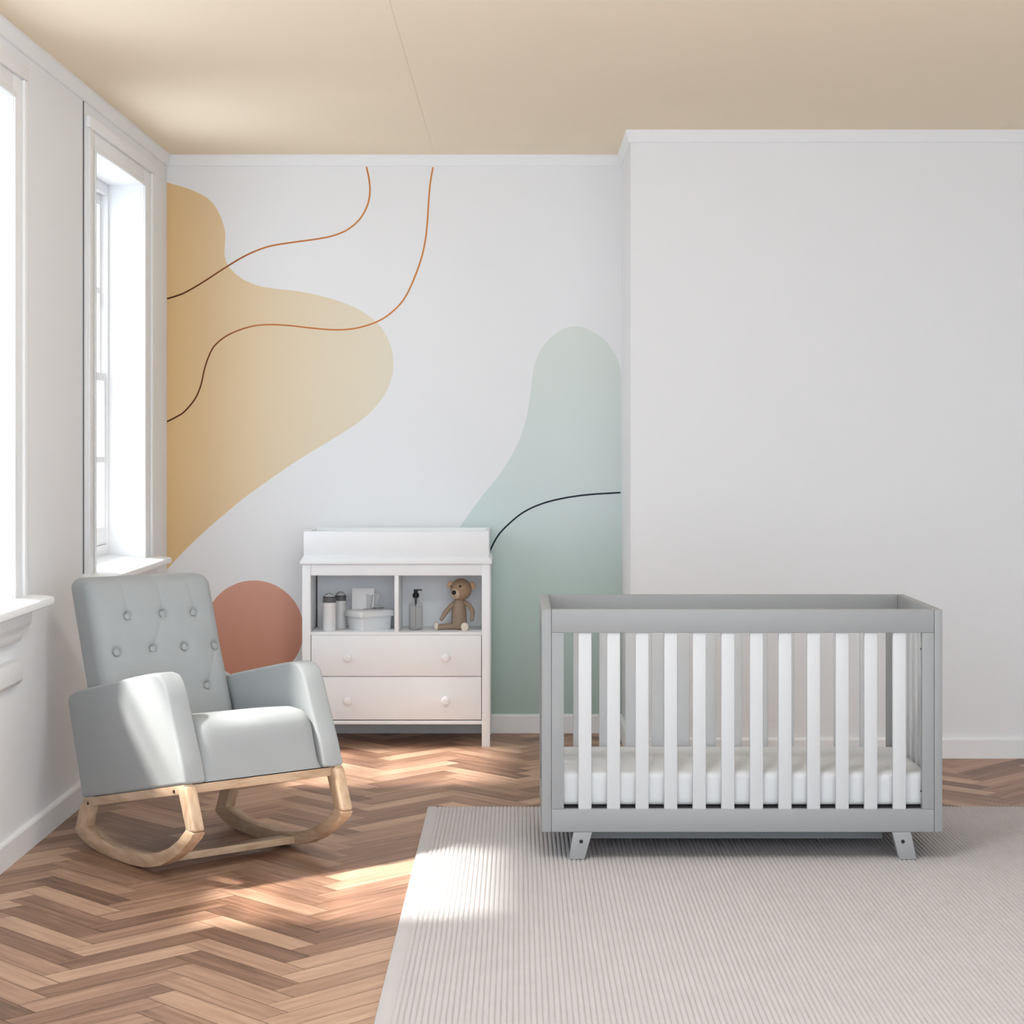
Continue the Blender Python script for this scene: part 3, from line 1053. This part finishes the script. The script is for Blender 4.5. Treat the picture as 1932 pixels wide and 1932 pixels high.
obj('arm', tube([bp(876, 1136, -0.004), bp(885.5, 1142.5, -0.012), bp(891.5, 1154, -0.018), bp(890.5, 1168, -0.022)], [4 * u, 4.6 * u, 4.6 * u, 3.8 * u], 16), M['bear'], bear)
lg = obj('leg', tube([bp(857, 1180.5, -0.01), bp(842, 1181.5, -0.02), bp(828, 1182, -0.026)], [6.2 * u, 5.6 * u, 5.4 * u], 18), M['bear'], bear)
obj('foot_pad', ellipsoid(bp(823.8, 1179.8, -0.027), (5.0 * u, 6.4 * u, 8.0 * u), Matrix.Rotation(-0.12, 4, 'Y')), M['bear_cream'], lg, label='cream foot pad')
lg = obj('leg', tube([bp(874, 1180, -0.012), bp(876, 1180.5, -0.032), bp(877.2, 1180.8, -0.05)], [6.4 * u, 6 * u, 6.4 * u], 18), M['bear'], bear)
obj('foot_pad', ellipsoid(bp(877.5, 1180.3, -0.062), (7.4 * u, 4.0 * u, 8.4 * u)), M['bear_cream'], lg, label='cream foot pad')

# ------------------------------------------------------------------ rocking chair
TC = math.radians(37.8)
CO = (-1.2, 5.884, 0.0)
chair = thing('rocking_chair', 'grey tufted upholstered rocking chair with pale wooden rockers', 'rocking chair', CO, TC)
WC = 0.575
DH = 0.008


def prof(pts):
    """side profile (forward, height) -> chair-local (y, z)"""
    return [(-a, h + DH) for a, h in pts]


def side_prism(pts, r0, r1, bev=0.0, seg=3):
    return prism(prof(pts), r0, r1, 'yz', bev, seg)


ARM = [(-0.437, 0.155), (0.296, 0.306), (0.262, 0.39), (0.205, 0.505), (0.178, 0.565), (0.156, 0.602), (0.125, 0.622), (0.085, 0.6255), (0.018, 0.614), (-0.251, 0.560),
       (-0.413, 0.526), (-0.50, 0.505), (-0.545, 0.487), (-0.556, 0.468)]
for r0, r1 in ((0.0, 0.0765), (WC - 0.0765, WC)):
    obj('armrest', side_prism(ARM, r0, r1, 0.016, 4), M['fabric'], chair, local=True, smooth=50)

# seat cushion: crowned block with a rounded front lip, between the arms
def seat_mesh():
    r0, r1 = 0.078, WC - 0.078
    path = [(-0.33, 0.19), (0.282, 0.304), (0.268, 0.345), (0.248, 0.40), (0.232, 0.440), (0.214, 0.464), (0.185, 0.477), (0.14, 0.479), (0.02, 0.463), (-0.15, 0.432), (-0.32, 0.398)]
    n = 28
    bm = bmesh.new()
    ca = sum(p[0] for p in path) / len(path)
    ch = sum(p[1] for p in path) / len(path)
    rows = []
    for i in range(n + 1):
        t = i / n
        r = r0 + (r1 - r0) * (0.5 - 0.5 * math.cos(PI * t))
        e = min(r - r0, r1 - r)
        ins = 0.0
        R_ = 0.045
        if e < R_:
            ins = R_ - math.sqrt(max(0, R_ ** 2 - (R_ - e) ** 2))
        s = (2 * t - 1)
        row = []
        for k, (a, h) in enumerate(path):
            aa, hh = a, h
            if 2 <= k <= 9:
                crown = 0.012 * (1 - s ** 4)
                hh = h - ins * 0.55 + (crown if k >= 4 else 0)
                if k <= 6:
                    aa = a - ins * 0.35 + 0.006 * (1 - s ** 4)
            row.append(bm.verts.new((r, -aa, hh + DH)))
        rows.append(row)
    m = len(path)
    for A, B in zip(rows, rows[1:]):
        for k in range(m):
            bm.faces.new([A[k], A[(k + 1) % m], B[(k + 1) % m], B[k]])
    bm.faces.new(rows[0])
    bm.faces.new(rows[-1])
    return bm


obj('seat_cushion', seat_mesh(), M['fabric'], chair, local=True, smooth=60)

# backrest: padded slab leaning back, tufted with nine buttons
B0 = Vector((-0.262, 0.40))            # lower front edge (forward, height)
B1 = Vector((-0.456, 0.888))           # upper front edge
bdir = (B1 - B0).normalized()
bnor = Vector((bdir.y, -bdir.x))       # pointing forward
blen = (B1 - B0).length
TB = 0.165
br0, br1 = 0.028, WC - 0.0775


def ray_to_back(px, py):
    """where the line of sight through a photo point meets the front of the backrest -> (r, s along the back)"""
    R_ = Vector((math.cos(TC), math.sin(TC)))
    F_ = Vector((math.sin(TC), -math.cos(TC)))
    lo, hi = 0.0, 0.6
    k = (px - CX) / FPX
    kz = (CY - py) / FPX

    def ev(r):
        # a at this r
        a = (k * (CO[1] + r * R_.y) - CO[0] - r * R_.x) / (F_.x - k * F_.y)
        Y = CO[1] + r * R_.y + a * F_.y
        h = CAMZ + kz * Y - DH
        d = Vector((a, h)) - B0
        return d.dot(bnor), d.dot(bdir)
    for _ in range(50):
        mid = (lo + hi) / 2
        if ev(mid)[0] > 0:
            lo = mid
        else:
            hi = mid
    return lo, ev(lo)[1]


BUT = [ray_to_back(*p) for p in ((240.5, 1163), (307, 1158), (365.5, 1156), (221, 1231), (288.5, 1224), (348, 1221), (407, 1217.5), (336, 1296), (391, 1293.5))]
FOLD = [(1, 'up'), (2, 'up'), (0, 'up'), (1, 4), (6, 8)]


def seg_d(p, a, b):
    ab = b - a
    t = max(0, min(1, (p - a).dot(ab) / max(ab.length_squared, 1e-9)))
    return (p - (a + ab * t)).length


def swell(r, s):
    """padding height in front of the flat back at (across, along)"""
    e = max(0, min(r - br0, br1 - r, blen - s)) / 0.22
    d = 0.012 * min(1, e * 2.2)
    for (bu, bs) in BUT:
        q = math.hypot(r - bu, s - bs)
        d -= 0.007 * math.exp(-(q / 0.020) ** 2) + 0.004 * math.exp(-(q / 0.055) ** 2)
        d -= 0.0085 * math.exp(-((q - 0.0130) / 0.0030) ** 2)
    pv = Vector((r, s))
    for a, b in FOLD:
        A = Vector(BUT[a])
        Bv = Vector((A.x, blen)) if b == 'up' else Vector(BUT[b])
        d -= 0.0020 * math.exp(-(seg_d(pv, A, Bv) / 0.006) ** 2)
    return d


def back_mesh():
    nx, nz = 120, 130
    hx, hz = (br1 - br0) / 2, (blen + 0.16) / 2
    cxr = (br0 + br1) / 2

    def fn(p, u, v, w):
        # local: x across, y depth (front = -y), z along the back
        if v < 0.5:
            p.y -= swell(p.x + cxr, p.z + hz - 0.16) * (0.5 - v) / 1.5
        return p
    bm = rounded_box(-hx, hx, -TB / 2, TB / 2, -hz, hz, 0.042, nx, 10, nz, fn)
    out = []
    for v in bm.verts:
        s = v.co.z + hz - 0.16
        dep = v.co.y + TB / 2        # 0 at the front face
        s += 0.36 * dep * max(0, min(1, s / blen))
        q = B0 + bdir * s - bnor * dep
        out.append((v, (v.co.x + cxr, -q.x, q.y + DH)))
    for v, c in out:
        v.co = c
    return bm


back = obj('backrest', back_mesh(), M['fabric'], chair, local=True, smooth=60)
for (r, s) in BUT:
    q = B0 + bdir * s + bnor * (swell(r, s) - 0.001)
    rot = Matrix.Rotation(math.atan2(-bnor.y, bnor.x) * -1, 4, 'X')
    b_ = lathe([(0, -0.006), (0.010, -0.006), (0.0115, -0.001), (0.0108, 0.0025), (0.007, 0.0042), (0, 0.005)], (0, 0, 0), 20)
    fwd = Vector((0, -bnor.x, bnor.y))
    mx = Matrix.Translation((r, -q.x, q.y + DH)) @ fwd.to_track_quat('Z', 'Y').to_matrix().to_4x4()
    bmesh.ops.transform(b_, matrix=mx, verts=b_.verts[:])
    obj('button', b_, M['fabric'], back, local=True)

# wooden base
RB = [(-0.489, 0.033), (-0.445, 0.015), (-0.40, 0.003), (-0.31, -0.0065), (-0.20, -0.008), (-0.095, -0.0065), (0, 0.001), (0.07, 0.013), (0.127, 0.028), (0.20, 0.058), (0.268, 0.096), (0.335, 0.146),
      (0.350, 0.165), (0.303, 0.172), (0.251, 0.130), (0.19, 0.096), (0.127, 0.072), (0.07, 0.057), (0.018, 0.047), (-0.095, 0.036), (-0.20, 0.034), (-0.30, 0.040), (-0.398, 0.056), (-0.45, 0.072), (-0.497, 0.046)]
for r0, r1 in ((0.0, 0.043), (WC - 0.043, WC)):
    rk = obj('rocker', side_prism(RB, r0, r1, 0.004, 2), M['ash_long'], chair, local=True)
    obj('front_leg', side_prism([(0.242, 0.290), (0.296, 0.302), (0.352, 0.170), (0.301, 0.160)], r0 + 0.001, r1 - 0.001, 0.008, 3), M['ash'], chair, local=True)
    obj('back_leg', side_prism([(-0.455, 0.132), (-0.380, 0.148), (-0.425, 0.050), (-0.497, 0.040)], r0 + 0.001, r1 - 0.001, 0.006, 3), M['ash'], chair, local=True)
    s0, s1 = (0.002, 0.032) if r0 == 0 else (WC - 0.032, WC - 0.002)
    sr = obj('side_rail', side_prism([(-0.436, 0.124), (0.288, 0.276), (0.290, 0.3045), (-0.434, 0.154)], s0, s1, 0.002, 2), M['ash_long'], chair, local=True)
    for px, py in ((165.2, 1516), (327.5, 1493.5)):
        if r0 == 0:
            # side face bolts, seen on the near rail
            k = (px - CX) / FPX
            F_ = Vector((math.sin(TC), -math.cos(TC)))
            a = (k * CO[1] - CO[0]) / (F_.x - k * F_.y)
            Y = CO[1] + a * F_.y
            h = CAMZ + (CY - py) / FPX * Y
            bb = prism([(-a + 0.005 * math.cos(t * PI / 6), h + 0.005 * math.sin(t * PI / 6)) for t in range(12)], -0.0005, 0.003, 'yz')
            obj('bolt_hole', bb, M['black'], sr, local=True, label='black recessed bolt')
obj('front_rail', side_prism([(0.256, 0.268), (0.280, 0.273), (0.282, 0.301), (0.258, 0.296)], 0.034, WC - 0.034, 0.002, 2), M['ash_cross'], chair, local=True)
obj('back_rail', side_prism([(-0.436, 0.126), (-0.410, 0.131), (-0.408, 0.157), (-0.434, 0.152)], 0.034, WC - 0.034, 0.002, 2), M['ash_cross'], chair, local=True)
obj('seat_base', side_prism([(-0.41, 0.150), (0.256, 0.289), (0.256, 0.300), (-0.41, 0.162)], 0.034, WC - 0.034, 0.0), M['dark'], chair, local=True, label='dark underside panel')
obj('stretcher', side_prism([(-0.02, 0.006), (0.055, 0.016), (0.053, 0.040), (-0.022, 0.032)], 0.02, WC - 0.02, 0.002, 2), M['ash_cross'], chair, local=True, label='flat pale wooden stretcher bar')

# ------------------------------------------------------------------ light
# added fill lamp, out of view above the foreground, brightening the room
m_, nt_, b_ = base_mat('fill_lamp_opal_glass')
b_.inputs['Base Color'].default_value = (0.9, 0.9, 0.9, 1)
b_.inputs['Emission Color'].default_value = (0.93, 0.975, 1.0, 1)
b_.inputs['Emission Strength'].default_value = 30.0
M['opal'] = m_
LX, LY = 0.2, 4.6
lamp = thing('added_fill_lamp', 'added round white fill lamp, out of view above the front of the rug', 'added fill lamp', (LX, LY, H))
obj('fill_lamp_plate', lathe([(0, H - 0.03), (0.235, H - 0.03), (0.24, H - 0.02), (0.24, H - 0.002), (0, H - 0.002)], (LX, LY, 0), 48), M['trim'], lamp)
obj('fill_lamp_dome', lathe([(0.225, H - 0.0305), (0.228, H - 0.05), (0.215, H - 0.085), (0.17, H - 0.115), (0.09, H - 0.132), (0, H - 0.137)], (LX, LY, 0), 48), M['opal'], lamp, label='opal glass dome of the added fill lamp')

wd = bpy.data.worlds.new('world')
scn.world = wd
wd.use_nodes = True
bg = wd.node_tree.nodes['Background']
bg.inputs['Color'].default_value = (0.78, 0.885, 1.0, 1)
bg.inputs['Strength'].default_value = 2.5

sun_d = bpy.data.lights.new('sun', 'SUN')
sun_d.energy = 7.5
sun_d.angle = math.radians(5)
sun_d.color = (1.0, 0.97, 0.92)
sun = bpy.data.objects.new('sun', sun_d)
COL.objects.link(sun)
d = Vector((1.0, 0.13, -1.4)).normalized()
sun.rotation_euler = d.to_track_quat('-Z', 'Y').to_euler()
sun.location = (-6, 4, 6)

scn.view_settings.view_transform = 'Standard'
scn.view_settings.look = 'None'
scn.view_settings.gamma = 1.0
scn.view_settings.exposure = 0.65
scn.view_settings.use_curve_mapping = False
scn.cycles.diffuse_bounces = 5
scn.cycles.max_bounces = 10
scn.cycles.transparent_max_bounces = 16
